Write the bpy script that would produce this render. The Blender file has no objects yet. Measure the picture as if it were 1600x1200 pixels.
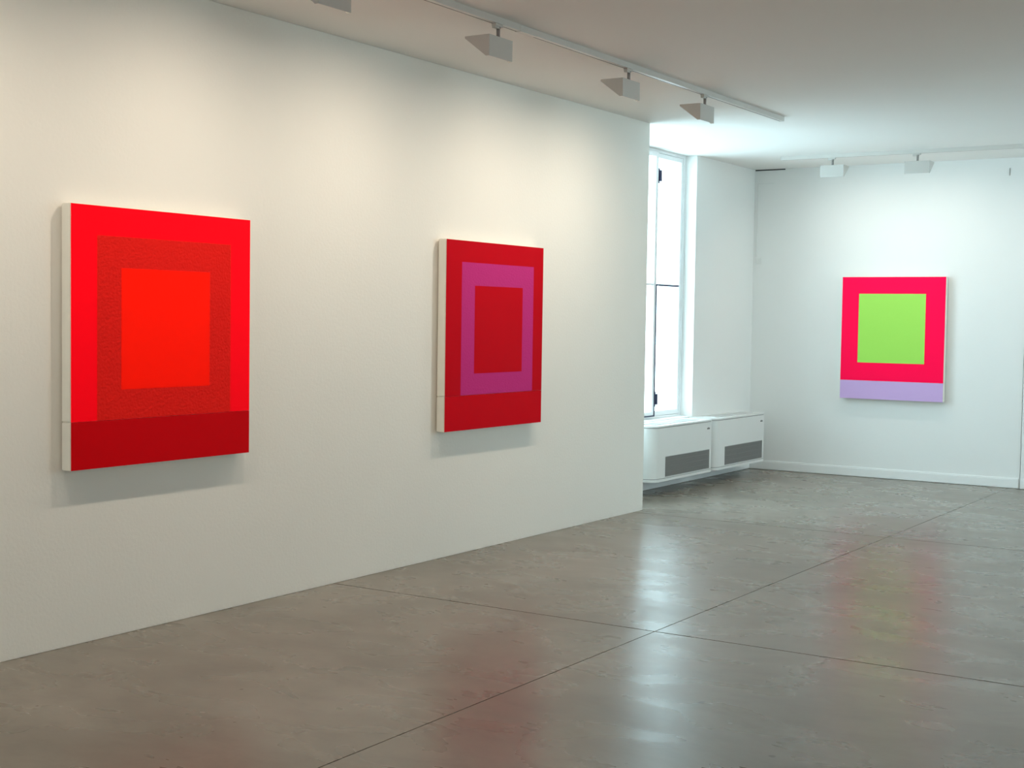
import bpy, bmesh, math, random
from mathutils import Vector, Matrix
random.seed(4)
SC = bpy.context.scene
COL = SC.collection

# ------------------------------------------------------------------ places (metres)
H = 3.234            # ceiling
YB = 14.047          # back wall
YE = 10.352          # free end of the long partition
XW = -0.605          # window wall
XR, YR = 7.6, -3.6   # right wall and rear wall (behind the camera)

# ------------------------------------------------------------------ materials
def mat(name, col, rough=.6, metal=0.0, spec=.5, bump=None, noise=None, emit=None):
    m = bpy.data.materials.new(name); m.use_nodes = True
    nt = m.node_tree; b = nt.nodes['Principled BSDF']
    b.inputs['Base Color'].default_value = (*col, 1)
    b.inputs['Roughness'].default_value = rough
    b.inputs['Metallic'].default_value = metal
    b.inputs['Specular IOR Level'].default_value = spec
    tc = nt.nodes.new('ShaderNodeTexCoord')
    if noise:                                   # (scale, amount): a faint mottling of the paint
        n = nt.nodes.new('ShaderNodeTexNoise'); n.inputs['Scale'].default_value = noise[0]
        n.inputs['Detail'].default_value = 5
        nt.links.new(tc.outputs['Object'], n.inputs['Vector'])
        r = nt.nodes.new('ShaderNodeMapRange')
        r.inputs['From Min'].default_value = .3; r.inputs['From Max'].default_value = .7
        r.inputs['To Min'].default_value = 1 - noise[1]; r.inputs['To Max'].default_value = 1
        nt.links.new(n.outputs['Fac'], r.inputs['Value'])
        v = nt.nodes.new('ShaderNodeVectorMath'); v.operation = 'SCALE'
        v.inputs[0].default_value = col
        nt.links.new(r.outputs['Result'], v.inputs['Scale'])
        nt.links.new(v.outputs['Vector'], b.inputs['Base Color'])
    if bump:                                    # (scale, strength, distance)
        n = nt.nodes.new('ShaderNodeTexNoise'); n.inputs['Scale'].default_value = bump[0]
        n.inputs['Detail'].default_value = 4
        nt.links.new(tc.outputs['Object'], n.inputs['Vector'])
        bp = nt.nodes.new('ShaderNodeBump'); bp.inputs['Strength'].default_value = bump[1]
        bp.inputs['Distance'].default_value = bump[2]
        nt.links.new(n.outputs['Fac'], bp.inputs['Height'])
        nt.links.new(bp.outputs['Normal'], b.inputs['Normal'])
    if emit:
        b.inputs['Emission Color'].default_value = (*emit[0], 1)
        b.inputs['Emission Strength'].default_value = emit[1]
    return m

M = {}
M['wall'] = mat('white_wall_paint', (.86, .845, .80), .75, spec=.25, bump=(55, .25, .004), noise=(1.2, .02))
M['wall_far'] = mat('white_wall_paint_far_room', (.85, .85, .835), .7, spec=.25, bump=(55, .15, .003), noise=(1.2, .02))
M['ceiling'] = mat('ceiling_paint', (.86, .835, .81), .85, spec=.15, bump=(40, .1, .003), noise=(1, .02))
M['trim'] = mat('white_trim_gloss', (.86, .86, .85), .4)
M['frame'] = mat('white_window_lacquer', (.85, .86, .87), .35)
M['gap'] = mat('shadow_gap_black', (.03, .03, .03), .8)
M['joint'] = mat('joint_filler', (.045, .035, .03), .8)
M['seal'] = mat('dark_blue_rubber_seal', (.03, .04, .09), .5)
M['hinge_backlit'] = mat('dark_hinge_backlit_bar', (.03, .035, .09), .4, metal=.3)  # bolts and catch; also the bar darkened as a backlit silhouette
M['unit'] = mat('white_sheet_metal', (.78, .785, .77), .35, noise=(3, .02))
M['unit_dark'] = mat('unit_inner_grey', (.09, .09, .09), .7)
M['slat'] = mat('grey_grille_slats', (.27, .27, .265), .5)
M['lid_seam'] = mat('lid_seam_grey', (.25, .25, .25), .6)
M['badge'] = mat('badge_grey', (.12, .12, .12), .5)
M['lamp'] = mat('white_lamp_housing', (.60, .58, .55), .45)
M['lamp_joint'] = mat('grey_lamp_joint', (.33, .31, .30), .4, metal=.4)
M['track'] = mat('white_track_profile', (.66, .64, .61), .4)
M['slot'] = mat('dark_track_slot', (.05, .03, .025), .6)
M['lens'] = mat('warm_lamp_lens', (.9, .88, .8), .3, emit=((1, .86, .66), 2))
M['plate'] = mat('white_plastic_plate', (.80, .80, .785), .35)
M['plate_key'] = mat('plate_key', (.80, .80, .78), .3)
M['wood'] = mat('pale_stretcher_wood', (.5, .36, .22), .6)
M['canvas'] = mat('raw_primed_canvas', (.90, .86, .77), .85, spec=.2, bump=(220, .3, .002), noise=(9, .05))

def paint(name, col, rough=.55, bump=(260, .2, .001)):
    return mat(name, col, rough, spec=.04, bump=bump)
# fluorescent paints give back more red than they receive as red
P = {
 'glow_red':   paint('fluorescent_red_paint', (1.45, .0, .012)),
 'rough_red':  paint('rough_brick_red_paint', (.90, .016, .012), .7, (75, .9, .006)),
 'fire_red':   paint('fluorescent_orange_red_paint', (1.45, .010, .0)),
 'dark_red':   paint('deep_red_paint', (.68, .0, .004)),
 'crimson':    paint('crimson_paint', (.56, .0, .008)),
 'magenta':    paint('magenta_paint', (.56, .036, .22), .7, (75, .8, .005)),
 'cell_red':   paint('strong_red_paint', (.57, .0, .008)),
 'base_red':   paint('bright_crimson_paint', (.62, .0, .008)),
 'pink_red':   paint('pink_red_paint', (1.25, .005, .085)),
 'lime':       paint('lime_green_paint', (.39, .76, .125)),
 'lilac':      paint('lilac_paint', (.62, .42, .74)),
}

def floor_mat():
    m = bpy.data.materials.new('polished_concrete'); m.use_nodes = True
    nt = m.node_tree; b = nt.nodes['Principled BSDF']; L = nt.links.new
    tc = nt.nodes.new('ShaderNodeTexCoord')
    def noise(scale, detail=6, rough=.6, dist=0, sc=(1, 1, 1), rz=0.):
        mp = nt.nodes.new('ShaderNodeMapping'); mp.inputs['Scale'].default_value = sc
        mp.inputs['Rotation'].default_value = (0, 0, rz)
        L(tc.outputs['Object'], mp.inputs['Vector'])
        n = nt.nodes.new('ShaderNodeTexNoise'); n.inputs['Scale'].default_value = scale
        n.inputs['Detail'].default_value = detail; n.inputs['Roughness'].default_value = rough
        n.inputs['Distortion'].default_value = dist
        L(mp.outputs['Vector'], n.inputs['Vector']); return n.outputs['Fac']
    def ramp(src, stops):
        r = nt.nodes.new('ShaderNodeValToRGB'); L(src, r.inputs['Fac'])
        e = r.color_ramp.elements
        e[0].position, e[0].color = stops[0][0], (*stops[0][1], 1)
        e[1].position, e[1].color = stops[-1][0], (*stops[-1][1], 1)
        for p_, c_ in stops[1:-1]:
            q = e.new(p_); q.color = (*c_, 1)
        return r.outputs['Color']
    def mix(a, c, fac, mode='MULTIPLY'):
        x = nt.nodes.new('ShaderNodeMix'); x.data_type = 'RGBA'; x.blend_type = mode
        if isinstance(fac, float): x.inputs['Factor'].default_value = fac
        else: L(fac, x.inputs['Factor'])
        L(a, x.inputs['A']); L(c, x.inputs['B']); return x.outputs['Result']
    big = ramp(noise(.75, 7, .62, .6), [(.28, FL[0]), (.5, FL[1]), (.72, FL[2])])
    mid = ramp(noise(3.6, 5, .6, .5, (1, 1.6, 1), .5), [(.3, (.80, .80, .80)), (.5, (1, 1, 1)), (.72, (1.0, 1.0, 1.0))])
    fine = ramp(noise(18, 4, .6), [(.3, (.90, .89, .88)), (.65, (1, 1, 1))])
    spots = ramp(noise(7.5, 2, .4), [(.215, (.35, .30, .28)), (.24, (1, 1, 1))])
    c = mix(mix(mix(big, mid, .6), fine, .3), spots, .8)
    L(c, b.inputs['Base Color'])
    rr = nt.nodes.new('ShaderNodeMapRange')
    rr.inputs['From Min'].default_value = .3; rr.inputs['From Max'].default_value = .7
    rr.inputs['To Min'].default_value = FR[0]; rr.inputs['To Max'].default_value = FR[1]
    L(noise(2.0, 3, .55, .6, (1, 1.8, 1), .35), rr.inputs['Value']); L(rr.outputs['Result'], b.inputs['Roughness'])
    b.inputs['IOR'].default_value = 1.5
    b.inputs['Specular IOR Level'].default_value = .5
    bp = nt.nodes.new('ShaderNodeBump'); bp.inputs['Strength'].default_value = .03; bp.inputs['Distance'].default_value = .004
    L(noise(3, 2, .5), bp.inputs['Height']); L(bp.outputs['Normal'], b.inputs['Normal'])
    return m
FL = [(.165, .140, .110), (.222, .192, .156), (.285, .252, .212)]
FR = (.24, .33)
M['floor'] = floor_mat()

def glass_mat():
    m = bpy.data.materials.new('window_glass'); m.use_nodes = True
    nt = m.node_tree; nt.nodes.remove(nt.nodes['Principled BSDF'])
    out = nt.nodes['Material Output']
    t = nt.nodes.new('ShaderNodeBsdfTransparent'); t.inputs['Color'].default_value = (.93, .97, .96, 1)
    g = nt.nodes.new('ShaderNodeBsdfGlossy'); g.inputs['Roughness'].default_value = .02
    lw_ = nt.nodes.new('ShaderNodeLayerWeight'); lw_.inputs['Blend'].default_value = .5
    pw = nt.nodes.new('ShaderNodeMath'); pw.operation = 'POWER'; pw.inputs[1].default_value = 5
    f = nt.nodes.new('ShaderNodeMath'); f.operation = 'MULTIPLY_ADD'; f.inputs[1].default_value = .9; f.inputs[2].default_value = .04
    nt.links.new(lw_.outputs['Facing'], pw.inputs[0]); nt.links.new(pw.outputs[0], f.inputs[0])
    x = nt.nodes.new('ShaderNodeMixShader')
    nt.links.new(f.outputs[0], x.inputs[0]); nt.links.new(t.outputs[0], x.inputs[1]); nt.links.new(g.outputs[0], x.inputs[2])
    nt.links.new(x.outputs[0], out.inputs['Surface'])
    return m
M['glass'] = glass_mat()

# ------------------------------------------------------------------ mesh helpers
def box(bm, a, b, mi=0):
    (x0, y0, z0), (x1, y1, z1) = a, b
    v = [bm.verts.new((x, y, z)) for x in (x0, x1) for y in (y0, y1) for z in (z0, z1)]
    fs = []
    for q in ((0, 1, 3, 2), (4, 6, 7, 5), (0, 4, 5, 1), (2, 3, 7, 6), (0, 2, 6, 4), (1, 5, 7, 3)):
        f = bm.faces.new([v[i] for i in q]); f.material_index = mi; fs.append(f)
    return fs

def cyl(bm, c, axis, r, h, n=20, mi=0, r2=None):
    r2 = r if r2 is None else r2
    A = Vector(axis).normalized(); U = A.orthogonal().normalized(); V = A.cross(U)
    c = Vector(c); rings = []
    for s, rr in ((-.5, r), (.5, r2)):
        rings.append([bm.verts.new(c + A * (s * h) + (U * math.cos(t) + V * math.sin(t)) * rr)
                      for t in (2 * math.pi * k / n for k in range(n))])
    for k in range(n):
        f = bm.faces.new((rings[0][k], rings[0][(k + 1) % n], rings[1][(k + 1) % n], rings[1][k])); f.smooth = True; f.material_index = mi
    for f in (bm.faces.new(rings[0][::-1]), bm.faces.new(rings[1])): f.material_index = mi

def prism(bm, pts, z0, z1, mi=0, smooth=False, wall_mi=None):
    lo = [bm.verts.new((x, y, z0)) for x, y in pts]; hi = [bm.verts.new((x, y, z1)) for x, y in pts]
    n = len(pts)
    for f in (bm.faces.new(lo[::-1]), bm.faces.new(hi)): f.material_index = mi
    for k in range(n):
        f = bm.faces.new((lo[k], lo[(k + 1) % n], hi[(k + 1) % n], hi[k]))
        f.material_index = mi if wall_mi is None else wall_mi
        f.smooth = smooth

def obj(name, bm, mats, parent=None, bevel=0, seg=2, sharp=35):
    bmesh.ops.recalc_face_normals(bm, faces=bm.faces)
    me = bpy.data.meshes.new(name); bm.to_mesh(me); bm.free()
    for m in (mats if isinstance(mats, (list, tuple)) else [mats]): me.materials.append(m)
    o = bpy.data.objects.new(name, me); COL.objects.link(o)
    if parent: o.parent = parent
    if bevel:
        md = o.modifiers.new('bevel', 'BEVEL'); md.width = bevel; md.segments = seg
        md.limit_method = 'ANGLE'; md.angle_limit = math.radians(sharp)
    return o

def boxes(name, lst, m, parent=None, bevel=0, **k):
    bm = bmesh.new()
    for a, b in lst: box(bm, a, b)
    return obj(name, bm, m, parent, bevel, **k)

def empty(name, loc=(0, 0, 0), rz=0):
    o = bpy.data.objects.new(name, None); COL.objects.link(o)
    o.location = loc; o.rotation_euler = (0, 0, rz); o.empty_display_size = .1
    return o

def tag(o, label=None, cat=None, group=None):
    if label: o['label'] = label
    if cat: o['category'] = cat
    if group: o['group'] = group
    return o

def struct(o):
    o['kind'] = 'structure'; return o

def copy_tree(o, parent=None):
    c = o.copy(); COL.objects.link(c)
    if parent: c.parent = parent
    for ch in list(o.children): copy_tree(ch, c)
    return c

# ------------------------------------------------------------------ the room
# floor: cast slabs with saw cuts between them, on a dark bed
g, gx = .0050, .0030
xs = [-1.0 - g, 2.135, 5.95, XR + .3 + g]; ys = [YR - .3 - g, -1.36, 2.49, 6.336, 10.186, YB + .2 + g]
bm = bmesh.new()
for i in range(3):
    for j in range(5):
        box(bm, (xs[i] + gx, ys[j] + g, -.02), (xs[i + 1] - gx, ys[j + 1] - g, 0))
box(bm, (-1.0, YR - .3, -.2), (XR + .3, YB + .2, -.006), 1)
fl = struct(obj('floor', bm, [M['floor'], M['joint']]))

struct(boxes('ceiling', [((-1.0, YR - .2, H), (XR + .2, YB + .2, H + .2))], M['ceiling']))
struct(boxes('wall_left', [((-.10, YR, 0), (0, YE, H))], M['wall'], bevel=.003))

NY0, NY1 = 11.27, 12.575          # the window niche
SILL = .648
HY0, HY1 = 9.35, 10.98              # a second window, behind the partition
struct(boxes('wall_window', [((-1.0, YR, 0), (XW, HY0, H)), ((-1.0, HY1, 0), (XW, NY0, H)), ((-1.0, HY0, 0), (XW, HY1, SILL - .02)), ((-1.0, NY1, 0), (XW, YB, H)),
                             ((-1.0, NY0, 0), (XW, NY1, SILL - .02))], M['wall_far']))
struct(boxes('trim_1', [((-.735, NY0, SILL - .02), (XW + .004, NY1, SILL))], M['trim'], bevel=.003))   # window sill
PX = 2.241                         # vertical seam in the back wall
struct(boxes('wall_back', [((-1.0, YB, 0), (PX - .004, YB + .2, H))], M['wall_far']))
struct(boxes('wall_back_right', [((PX + .004, YB - .012, 0), (XR + .2, YB + .2, H))], M['wall_far'], bevel=.002))
struct(boxes('trim_2', [((PX - .004, YB + .03, 0), (PX + .004, YB + .1, H))], M['gap']))
def skirting(name, a, b, axis):
    bm = bmesh.new()
    if axis == 'x':
        box(bm, (a[0], a[1] - .014, .004), (b[0], a[1], .088)); box(bm, (a[0], a[1] - .009, .088), (b[0], a[1], .100))
    else:
        box(bm, (a[0], a[1], .004), (a[0] + .014, b[1], .088)); box(bm, (a[0], a[1], .088), (a[0] + .009, b[1], .100))
    return struct(obj(name, bm, M['trim'], bevel=.002))
skirting('baseboard_back', (XW + .014, YB), (PX - .012, YB), 'x')
skirting('baseboard_right', (PX + .006, YB - .012), (XR, YB - .012), 'x')
skirting('baseboard_window', (XW, YE), (XW, YB), 'y')
# right wall and rear wall, out of view, with tall windows added to let in fill daylight
def wall_openings(name, axis, pos, thick, lo, hi, opens):
    L = []; cur = lo
    def add(u0, u1, z0, z1):
        if axis == 'y': L.append(((pos, u0, z0), (pos + thick, u1, z1)))
        else: L.append(((u0, pos, z0), (u1, pos + thick, z1)))
    for u0, u1, z0, z1 in opens:
        add(cur, u0, 0, H)
        if z0 > 0: add(u0, u1, 0, z0)
        if z1 < H: add(u0, u1, z1, H)
        cur = u1
    add(cur, hi, 0, H)
    return struct(boxes(name, L, M['wall']))
FILL_RW = [(10.6, 12.9, .4, 3.1)]  # unseen window, added to bring cool daylight onto the back wall
FILL_BW = [(1.4, 2.7, .65, 3.1)]  # unseen window, added as fill for the canvas sides
wall_openings('wall_right', 'y', XR, .3, YR, YB, FILL_RW)
wall_openings('wall_rear', 'x', YR - .3, .3, -1, XR + .3, FILL_BW)

# narrow dark slit where ceiling and back wall meet in the corner
struct(boxes('trim_3', [((-.60, YB - .006, H - .012), (-.262, YB + .0, H - .001))], M['gap']))

# ------------------------------------------------------------------ windows
def sash_parts(root, w, z0, z1, t, zm, bar):
    """A leaf hinged at local y=0, growing to y=w; its inner face is x=0, it goes back to x=-t."""
    s = .045
    sh = boxes('sash', [((-t, 0, z0), (0, s, z1)), ((-t, w - s, z0), (0, w, z1)),
                        ((-t, s, z0), (0, w - s, z0 + s)), ((-t, s, z1 - s), (0, w - s, z1))], M['frame'], root, bevel=.003)
    boxes('glazing_bar', [((-t + .01, s, zm - .009), (-.005, w - s, zm + .009))], bar, sh, bevel=.002)
    bm = bmesh.new(); box(bm, (-t / 2 - .003, s - .005, z0 + s - .005), (-t / 2 + .003, w - s + .005, z1 - s + .005))
    obj('pane', bm, M['glass'], sh)
    return sh

def casement(name, x, y0, y1, z0, z1, ajar=0.0, detail=True):
    """A two leaf casement window standing in plane x, facing +x."""
    w = struct(empty(name, (x, y0, 0)))
    W = y1 - y0; t = .05
    boxes('frame', [((-.07, 0, z0), (0, .035, z1)), ((-.07, W - .035, z0), (0, W, z1)),
                    ((-.07, .035, z0), (0, W - .035, z0 + .022)), ((-.07, .035, z1 - .03), (0, W - .035, z1))],
          M['frame'], w, bevel=.002)
    return w

FX = -.730
win = casement('window_1', FX, NY0, NY1, SILL, H)
mid = 11.925
zm = 1.94
lw = mid - (NY0 + .037)
a = sash_parts(win, lw, SILL + .024, H - .032, .045, zm, M['frame'])
a.location = (.002, .037, 0)
a.rotation_euler = (0, 0, -math.radians(2.6))
boxes('rubber_seal', [((.0003, lw - .012, SILL + .028), (.005, lw + .003, zm)), ((.0003, .01, SILL + .0245), (.005, lw + .003, SILL + .036))], M['seal'], a)  # upright strip stops at the bar, as if glare washed out the rest
rw = (NY1 - .037) - (mid + .004)
b = sash_parts(win, rw, SILL + .024, H - .032, .045, zm, M['hinge_backlit'])  # dark bar: its backlit look is put into the colour
b.location = (-.004, mid + .004 - NY0, 0)
for z in (2.91, .765):
    boxes('bolt', [((.0005, .010, z), (.020, .055, z + .145)), ((.020, .020, z + .02), (.040, .060, z + .125))], M['hinge_backlit'], b, bevel=.004)
boxes('catch', [((.0005, .002, zm - .02), (.02, .026, zm + .02))], M['hinge_backlit'], b, bevel=.003)

hw = casement('window_2', FX, HY0, HY1, SILL, H)
for y_ in (.037, (HY1 - HY0) / 2 + .002):
    q_ = sash_parts(hw, (HY1 - HY0) / 2 - .040, SILL + .024, H - .032, .045, zm, M['frame']); q_.location = (-.004, y_, 0)
n = 3
for (y0, y1, z0, z1) in FILL_RW:  # added fill window on the right
    w = struct(empty('window_%d' % n, (XR + .12, y0, 0))); n += 1
    W = y1 - y0
    boxes('frame', [((0, 0, z0), (.06, .06, z1)), ((0, W - .06, z0), (.06, W, z1)), ((0, W / 2 - .05, z0), (.06, W / 2 + .05, z1)),
                    ((0, .06, z0), (.06, W - .06, z0 + .06)), ((0, .06, z1 - .06), (.06, W - .06, z1))], M['frame'], w)
    boxes('pane', [((.028, .05, z0 + .05), (.034, W - .05, z1 - .05))], M['glass'], w)
for (x0, x1, z0, z1) in FILL_BW:  # added fill window at the rear
    w = struct(empty('window_%d' % n, (x0, YR - .18, 0))); n += 1
    W = x1 - x0
    boxes('frame', [((0, 0, z0), (.06, .06, z1)), ((W - .06, 0, z0), (W, .06, z1)), ((W / 2 - .05, 0, z0), (W / 2 + .05, .06, z1)),
                    ((.06, 0, z0), (W - .06, .06, z0 + .06)), ((.06, 0, z1 - .06), (W - .06, .06, z1))], M['frame'], w)
    boxes('pane', [((.05, .028, z0 + .05), (W - .05, .034, z1 - .05))], M['glass'], w)

# ------------------------------------------------------------------ fan coil units
def rounded_plan(L, D, r_left, r_right, off=0.):
    """plan outline: wall side x=0, front x=D, y from 0 to L"""
    pts = [(0, off), ]
    rl = max(r_left - off, .004); rr = max(r_right - off, .004)
    for k in range(13):
        t = -math.pi / 2 + math.pi / 2 * k / 12
        pts.append((D - off - rl + rl * math.cos(t), off + rl + rl * math.sin(t)))
    for k in range(9):
        t = math.pi / 2 * k / 8
        pts.append((D - off - rr + rr * math.cos(t), L - off - rr + rr * math.sin(t)))
    pts.append((0, L - off))
    return pts

def fan_coil():
    L, D = 1.24, .305
    z0, z1 = .128, .640
    root = empty('fan_coil_unit')
    gy0, gy1, gz0, gz1 = .225, 1.19, .165, .352
    # casing: curved sheet wrapped round the front with a hole for the air intake
    bm = bmesh.new()
    pts = rounded_plan(L, D, .10, .016)
    # upper wrap above the grille, lower wrap below it, and the side pieces
    prism(bm, pts, gz1, z1 - .022)
    prism(bm, pts, z0 + .030, gz0)
    left = [p for p in pts if p[1] <= .11 and p[0] >= 0][:14]
    prism(bm, left + [(D, gy0), (0, gy0)], gz0, gz1)
    prism(bm, [(0, gy1)] + [(D, gy1)] + [p for p in pts if p[1] > gy1 + .001], gz0, gz1)
    bmesh.ops.remove_doubles(bm, verts=bm.verts, dist=1e-5)
    casing = obj('casing', bm, M['unit'], root)
    for f in casing.data.polygons:
        n = f.normal
        f.use_smooth = False
    # foot flange under a fine groove
    bm = bmesh.new()
    prism(bm, rounded_plan(L, D, .10, .016, .004), z0 + .0245, z0 + .030, 1)
    prism(bm, rounded_plan(L, D, .10, .016, -.002), z0, z0 + .0245)
    obj('bottom_flange', bm, [M['unit'], M['lid_seam']], root)
    # lid with its air outlet louvres
    bm = bmesh.new()
    prism(bm, rounded_plan(L, D, .10, .016, .006), z1 - .022, z1 - .015, 1)
    prism(bm, rounded_plan(L, D, .10, .016, -.002), z1 - .015, z1)
    lid = obj('lid', bm, [M['unit'], M['lid_seam']], root)
    bm = bmesh.new()
    box(bm, (.09, .16, z1 + .0003), (.235, L - .16, z1 + .001), 1)
    for k in range(9):
        x = .096 + k * .0165
        box(bm, (x, .16, z1 + .0008), (x + .006, L - .16, z1 + .005))
    for y in (.155, L / 2 - .004, L - .163): box(bm, (.088, y, z1 + .0008), (.238, y + .008, z1 + .0055))
    obj('outlet_louvre', bm, [M['unit'], M['lid_seam']], lid)
    # intake grille
    bm = bmesh.new()
    box(bm, (D - .03, gy0, gz0), (D - .022, gy1, gz1), 1)
    nS = 96
    for k in range(nS):
        y = gy0 + .008 + (gy1 - gy0 - .016) * k / (nS - 1)
        box(bm, (D - .020, y - .0028, gz0 + .004), (D - .004, y + .0028, gz1 - .004))
    for z in (gz0 + .045, gz0 + .094, gz0 + .143): box(bm, (D - .018, gy0 + .004, z - .0015), (D - .005, gy1 - .004, z + .0015))
    for aa, bb in (((gy0, gz0), (gy1, gz0 + .006)), ((gy0, gz1 - .006), (gy1, gz1)), ((gy0, gz0), (gy0 + .006, gz1)), ((gy1 - .006, gz0), (gy1, gz1))):
        box(bm, (D - .021, aa[0], aa[1]), (D - .002, bb[0], bb[1]))
    tag(obj('intake_grille', bm, [M['slat'], M['unit_dark']], root), 'grey slatted air intake grille')
    # little grey maker badge: three blocks of lettering too small to read
    bm = bmesh.new()
    for y0, y1, h in ((1.128, 1.146, .014), (1.151, 1.160, .020), (1.166, 1.186, .014)):
        box(bm, (D, y0, .549), (D + .0015, y1, .549 + h))
    obj('badge', bm, M['badge'], root)
    # wall bracket holding the unit
    return root
fc = fan_coil(); fc.location = (XW + .0005, 11.15, 0)
GRP = 'white fan coil units below the window'
tag(fc, 'white fan coil unit right under the window, its left end cut off by the partition', 'fan coil unit', GRP)
fc2 = copy_tree(fc); fc2.location = (XW + .0005, 12.48, 0)
tag(fc2, 'white fan coil unit farther back, standing next to the room corner', 'fan coil unit', GRP)

# ------------------------------------------------------------------ paintings (plain colour fields in place of the works)
def stretched(name, parent, w, z0, z1, t, fields, mats, elo=True, ehi=True):
    """fields: nested rectangles from the outside in, all in one front face; local -y is the front"""
    bm = bmesh.new()
    e = .0015
    # canvas body with softly turned corners
    box(bm, (0, -(t - .001), z0), (w, -.012, z1))
    bmesh.ops.bevel(bm, geom=bm.edges[:], offset=.004, segments=2, affect='EDGES')
    for f in bm.faces: f.material_index = 0
    for k, (u0, u1, a0, a1, mi) in enumerate(fields):
        d0 = t - .001 + .0006 * k; d1 = t - .001 + .0006 * (k + 1)
        box(bm, (u0 + (e if k == 0 else 0), -d1, a0 + (e if k == 0 and elo else 0)), (u1 - (e if k == 0 else 0), -d0 + .0001, a1 - (e if k == 0 and ehi else 0)), mi)
    return obj(name, bm, mats, parent)

def painting(loc, rz, w, zb, zs, zt, outer, nest, base, label):
    root = empty('painting', (loc[0], loc[1], zb), rz)
    t = .078
    mats = [M['canvas'], P[outer]] + [P[n[4]] for n in nest]
    fields = [(0, w, zs - zb + .0005, zt - zb, 1)]
    for k, n in enumerate(nest): fields.append((n[0], n[1], n[2] - zb, n[3] - zb, 2 + k))
    stretched('upper_canvas', root, w, zs - zb + .0005, zt - zb, t, fields, mats, elo=False)
    stretched('lower_canvas', root, w, 0, zs - zb - .0005, t, [(0, w, 0, zs - zb - .0005, 1)], [M['canvas'], P[base]], ehi=False)
    boxes('stretcher_frame', [((.02, -.0119, .02), (.07, -.0006, zt - zb - .02)), ((w - .07, -.0119, .02), (w - .02, -.0006, zt - zb - .02)),
                              ((.07, -.0119, .02), (w - .07, -.0006, .07)), ((.07, -.0119, zt - zb - .07), (w - .07, -.0006, zt - zb - .02))], M['wood'], root)
    tag(root, label, 'painting')
    return root

# on the left wall local +x runs along -y when seen from the room, so turn by +90 degrees: local -y -> +x
painting((0, 4.325), math.pi / 2, 1.197, .850, 1.079, 2.105, 'glow_red',
         [(.155, 1.050, 1.081, 1.965, 'rough_red'), (.305, .895, 1.225, 1.812, 'fire_red')], 'dark_red',
         'square all-red painting with a dark red base strip, nearest on the left wall')
painting((0, 7.345), math.pi / 2, 1.212, .846, 1.079, 2.108, 'crimson',
         [(.180, 1.080, 1.081, 1.965, 'magenta'), (.335, .935, 1.223, 1.812, 'cell_red')], 'base_red',
         'crimson painting with a magenta field around a red block, on the left wall')
painting((.425, YB), 0, 1.065, .818, 1.009, 2.076, 'pink_red',
         [(.180, .868, 1.195, 1.903, 'lime')], 'lilac',
         'pink-red painting with a lime green block and lilac base, on the back wall')

# ------------------------------------------------------------------ lighting tracks
def track(name, L, couplers=()):
    """runs along local +y from 0 to L, hangs from z=0 downwards; the slot opens at the lower x- edge"""
    root = empty(name)
    w, h = .037, .035
    bm = bmesh.new()
    box(bm, (0, 0, -.030), (w, L, 0))
    box(bm, (.011, 0, -h), (w, L, -.030)); box(bm, (0, 0, -h), (.003, L, -.030))
    obj('profile', bm, M['track'], root)
    bm = bmesh.new(); box(bm, (.003, .004, -.0345), (.011, L - .004, -.030))
    tag(obj('slot', bm, M['slot'], root), 'dark narrow conductor slot')
    for y in (-.008, L):
        boxes('end_cap', [((-.001, y, -h - .001), (w + .001, y + .008, 0))], M['track'], root, bevel=.001)
    for y in couplers:
        boxes('coupler', [((-.0015, y, -h - .003), (w + .0015, y + .17, -.001))], M['track'], root, bevel=.001)
    return root

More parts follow.
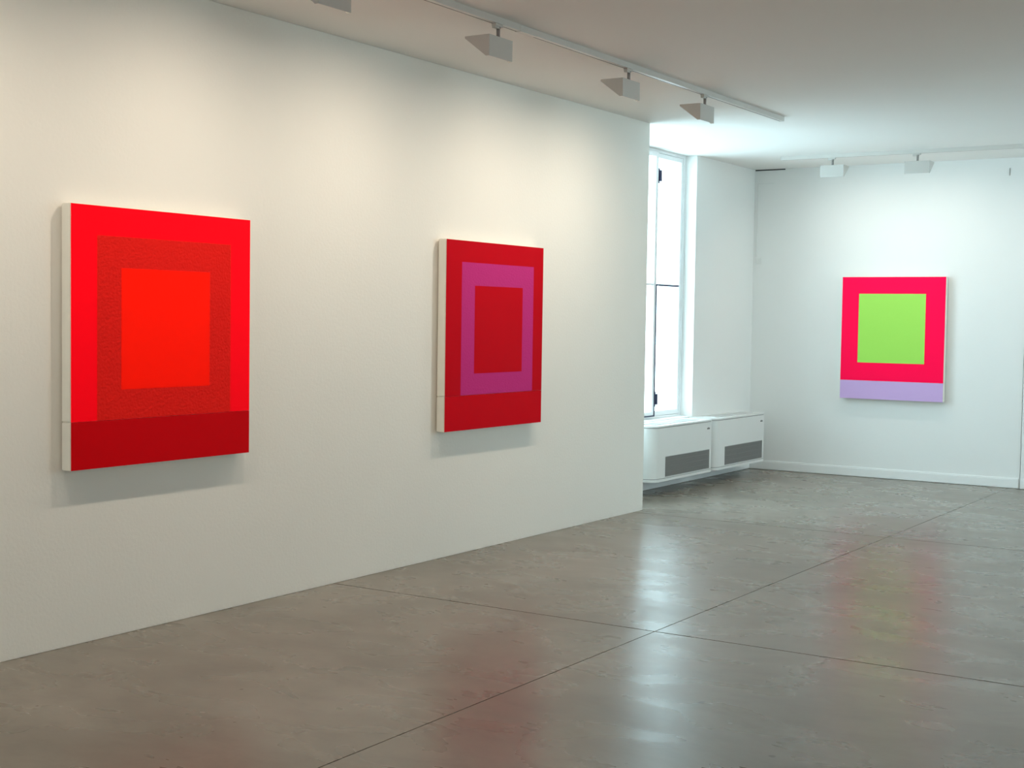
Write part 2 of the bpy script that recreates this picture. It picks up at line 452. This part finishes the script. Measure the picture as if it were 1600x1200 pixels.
HD = .16; HH = .115; HWD = .232
def spot_head(power, color, name='spotlight'):
    """origin under the track; lamp faces local -x; local y along the track"""
    root = empty(name)
    zt = -.107; x1 = .020; x0 = x1 - HD; y0, y1 = -HWD / 2, HWD / 2
    boxes('adaptor', [((-.014, -.045, -.050), (.014, .028, -.0352)), ((-.012, -.045, -.060), (.012, .005, -.050))], M['lamp'], root, bevel=.002)
    bm = bmesh.new()
    cyl(bm, (0, 0, -.080), (0, 0, 1), .0105, .060, 18)
    cyl(bm, (0, 0, -.054), (0, 0, 1), .014, .008, 18)
    obj('stem', bm, M['lamp_joint'], root)
    # wedge shaped housing of folded sheet: top, back and two triangular cheeks, open on the slope
    bm = bmesh.new()
    s = .003
    box(bm, (x0, y0, zt - s), (x1, y1, zt))                     # top
    box(bm, (x1 - s, y0, zt - HH), (x1, y1, zt - s))            # back
    for ya, yb in ((y0, y0 + s), (y1 - s, y1)):                 # cheeks
        v = []
        for y in (ya, yb):
            v.append([bm.verts.new((x, y, z)) for x, z in ((x0, zt - s), (x1 - s, zt - s), (x1 - s, zt - HH), (x1 - .022, zt - HH), (x0, zt - s - .008))])
        bm.faces.new(v[0]); bm.faces.new(v[1][::-1])
        for k in range(5): bm.faces.new((v[0][k], v[0][(k + 1) % 5], v[1][(k + 1) % 5], v[1][k]))
    hs = obj('housing', bm, M['lamp'], root)
    # reflector and lens set back in the slope
    p0 = Vector((x0 + .022, 0, zt - s - .012)); p1 = Vector((x1 - .02, 0, zt - HH + .012))
    d = (p1 - p0).normalized(); nrm = Vector((-abs(d.z), 0, -abs(d.x)))
    bm = bmesh.new()
    q = []
    for y in (y0 + s + .002, y1 - s - .002):
        for p_ in (p0, p1): q.append(bm.verts.new((p_.x - nrm.x * .004, y, p_.z - nrm.z * .004)))
    q2 = [bm.verts.new(v.co - nrm * .003) for v in q]
    for w4 in ((0, 1, 3, 2),):
        bm.faces.new([q[i] for i in w4]); bm.faces.new([q2[i] for i in w4[::-1]])
    for a_, b_ in ((0, 1), (1, 3), (3, 2), (2, 0)): bm.faces.new((q[a_], q[b_], q2[b_], q2[a_]))
    tag(obj('lens', bm, M['lens'], hs), 'warm glowing lens')
    li = bpy.data.lights.new('lamp', 'AREA'); li.shape = 'RECTANGLE'
    li.size = .04; li.size_y = .06; li.energy = power; li.color = color; li.spread = math.radians(152)
    lo = bpy.data.objects.new('lamp', li); COL.objects.link(lo); lo.parent = root
    c = (p0 + p1) / 2 + nrm * .004
    lo.location = c
    aim = Vector((-.36, 0, -.933))
    lo.rotation_euler = (-aim).to_track_quat('Z', 'Y').to_euler()
    return root

TX = 1.078
t1 = track('lighting_track', 10.50 - .9, (6.57 - .9,)); t1.location = (TX, .9, H)
tag(t1, 'long white lighting track on the ceiling, running beside the left wall', 'lighting track')
t2 = track('lighting_track', 5.2); t2.rotation_euler = (0, 0, -math.pi / 2); t2.location = (.10, 13.052, H)
tag(t2, 'white lighting track on the ceiling, parallel to the back wall', 'lighting track')

WARM = (1, .86, .70); NEUT = (1, .95, .86)
PW, PB = 10, 4.2
G1 = 'white wedge spotlights on the track beside the left wall'
G2 = 'white wedge spotlights on the track by the back wall'
cx = TX + .0185
first = spot_head(PW, WARM)
lab = {4.97: 'white wedge spotlight cut off by the top edge of the photo, leftmost in view',
       6.37: 'white wedge spotlight second from the left, beside the track coupler',
       7.895: 'white wedge spotlight in the middle, third from the left on the long track',
       9.05: 'white wedge spotlight on the long track, nearest to the track end'}
k = 0
for y in (4.97, 6.37, 7.895, 9.05, 3.5, 2.2):
    o = first if k == 0 else copy_tree(first); k += 1
    o.location = (cx, y, H)
    tag(o, lab.get(y, 'white wedge spotlight on the long track, out of view'), 'spotlight', G1)
hb = spot_head(PB, NEUT)
k = 0
labB = ('white wedge spotlight by the back wall, the left one above the lime and pink painting',
        'white wedge spotlight by the back wall, the right one above the lime and pink painting')
for x in (.62, 1.445, 3.1):
    o = hb if k == 0 else copy_tree(hb)
    o.location = (x, 13.0335, H); o.rotation_euler = (0, 0, -math.pi / 2)   # local -x -> +y
    tag(o, labB[k] if k < 2 else 'white wedge spotlight by the back wall, out of view', 'spotlight', G2)
    k += 1
fill_track = track('lighting_track', 9.0); fill_track.rotation_euler = (0, 0, math.pi); fill_track.location = (6.5, 10.0, H)  # unseen track, added for warm bounce off the right wall
tag(fill_track, 'added white fill track on the ceiling beside the right wall, out of view', 'lighting track')
for y in (1.6, 3.2, 4.8, 6.4, 8.0, 9.6):  # added heads that raise the warm light on floor and ceiling
    o = copy_tree(first); o.location = (6.4815, y, H); o.rotation_euler = (0, 0, math.pi)
    tag(o, 'added white wedge spotlight on the fill track beside the right wall, out of view', 'spotlight', 'added white wedge spotlights on the fill track beside the right wall')

# ------------------------------------------------------------------ small fittings on the back wall
root = empty('switch_plate', (-.545, YB, 2.255))
boxes('plate', [((-.036, -.007, -.038), (.036, -.0003, .038))], M['plate'], root, bevel=.003)
boxes('key', [((-.024, -.011, -.026), (.024, -.0072, .026))], M['plate_key'], root, bevel=.002)
tag(root, 'small pale switch plate on the back wall, beside the room corner', 'switch')
bm = bmesh.new()
box(bm, (-.574, YB - .008, 3.078), (-.395, YB - .0003, 3.088)); box(bm, (-.574, YB - .008, 2.30), (-.565, YB - .0003, 3.078))
tag(obj('cable_duct', bm, M['plate']), 'thin white cable duct bent at the top, on the back wall near the corner', 'cable duct')
bm = bmesh.new(); box(bm, (2.050, YB - .006, 3.062), (2.056, YB - .0003, 3.134))
tag(obj('wall_clip', bm, M['lamp_joint']), 'tiny grey vertical clip high on the back wall near the seam', 'clip')

# ------------------------------------------------------------------ daylight
wd = bpy.data.worlds.new('overcast_daylight'); SC.world = wd; wd.use_nodes = True
bg = wd.node_tree.nodes['Background']
bg.inputs['Color'].default_value = (.68, .89, 1.0, 1); bg.inputs['Strength'].default_value = 9.5
def portal(loc, rot, sx, sy):
    li = bpy.data.lights.new('portal', 'AREA'); li.shape = 'RECTANGLE'; li.size = sx; li.size_y = sy
    li.cycles.is_portal = True
    o = bpy.data.objects.new('portal', li); COL.objects.link(o); o.location = loc; o.rotation_euler = rot
hp = math.pi / 2
portal((-.86, (HY0 + HY1) / 2, (SILL + H) / 2), (0, -hp, 0), H - SILL, HY1 - HY0)
portal((-.86, (NY0 + NY1) / 2, (SILL + H) / 2), (0, -hp, 0), H - SILL, NY1 - NY0)
for (y0, y1, z0, z1) in FILL_RW: portal((XR + .25, (y0 + y1) / 2, (z0 + z1) / 2), (0, hp, 0), z1 - z0, y1 - y0)
for (x0, x1, z0, z1) in FILL_BW: portal(((x0 + x1) / 2, YR - .25, (z0 + z1) / 2), (hp, 0, 0), x1 - x0, z1 - z0)

# ------------------------------------------------------------------ camera
yaw, pitch, roll = .5682554851, -.0477879900, .0148714641
cy, sy, cp, sp = math.cos(yaw), math.sin(yaw), math.cos(pitch), math.sin(pitch)
fw = Vector((-sy * cp, cy * cp, sp)); rt = Vector((cy, sy, 0)); up = rt.cross(fw)
c, s = math.cos(roll), math.sin(roll)
r2 = rt * c + up * s; u2 = -rt * s + up * c
cam = bpy.data.cameras.new('camera'); co = bpy.data.objects.new('camera', cam); COL.objects.link(co)
cam.sensor_width = 36; cam.lens = 36 * 2157.848 / 1600; cam.clip_start = .05
m = Matrix((r2, u2, -fw)).transposed().to_4x4(); m.translation = Vector((5.286923, 0, 1.6))
co.matrix_world = m
SC.camera = co

vs = SC.view_settings
vs.view_transform = 'Standard'; vs.look = 'None'; vs.exposure = -.1; vs.gamma = 1; vs.use_curve_mapping = False
SC.cycles.use_denoising = True
SC.cycles.max_bounces = 10; SC.cycles.diffuse_bounces = 6; SC.cycles.glossy_bounces = 4
SC.cycles.transparent_max_bounces = 8
SC.cycles.sample_clamp_indirect = 6
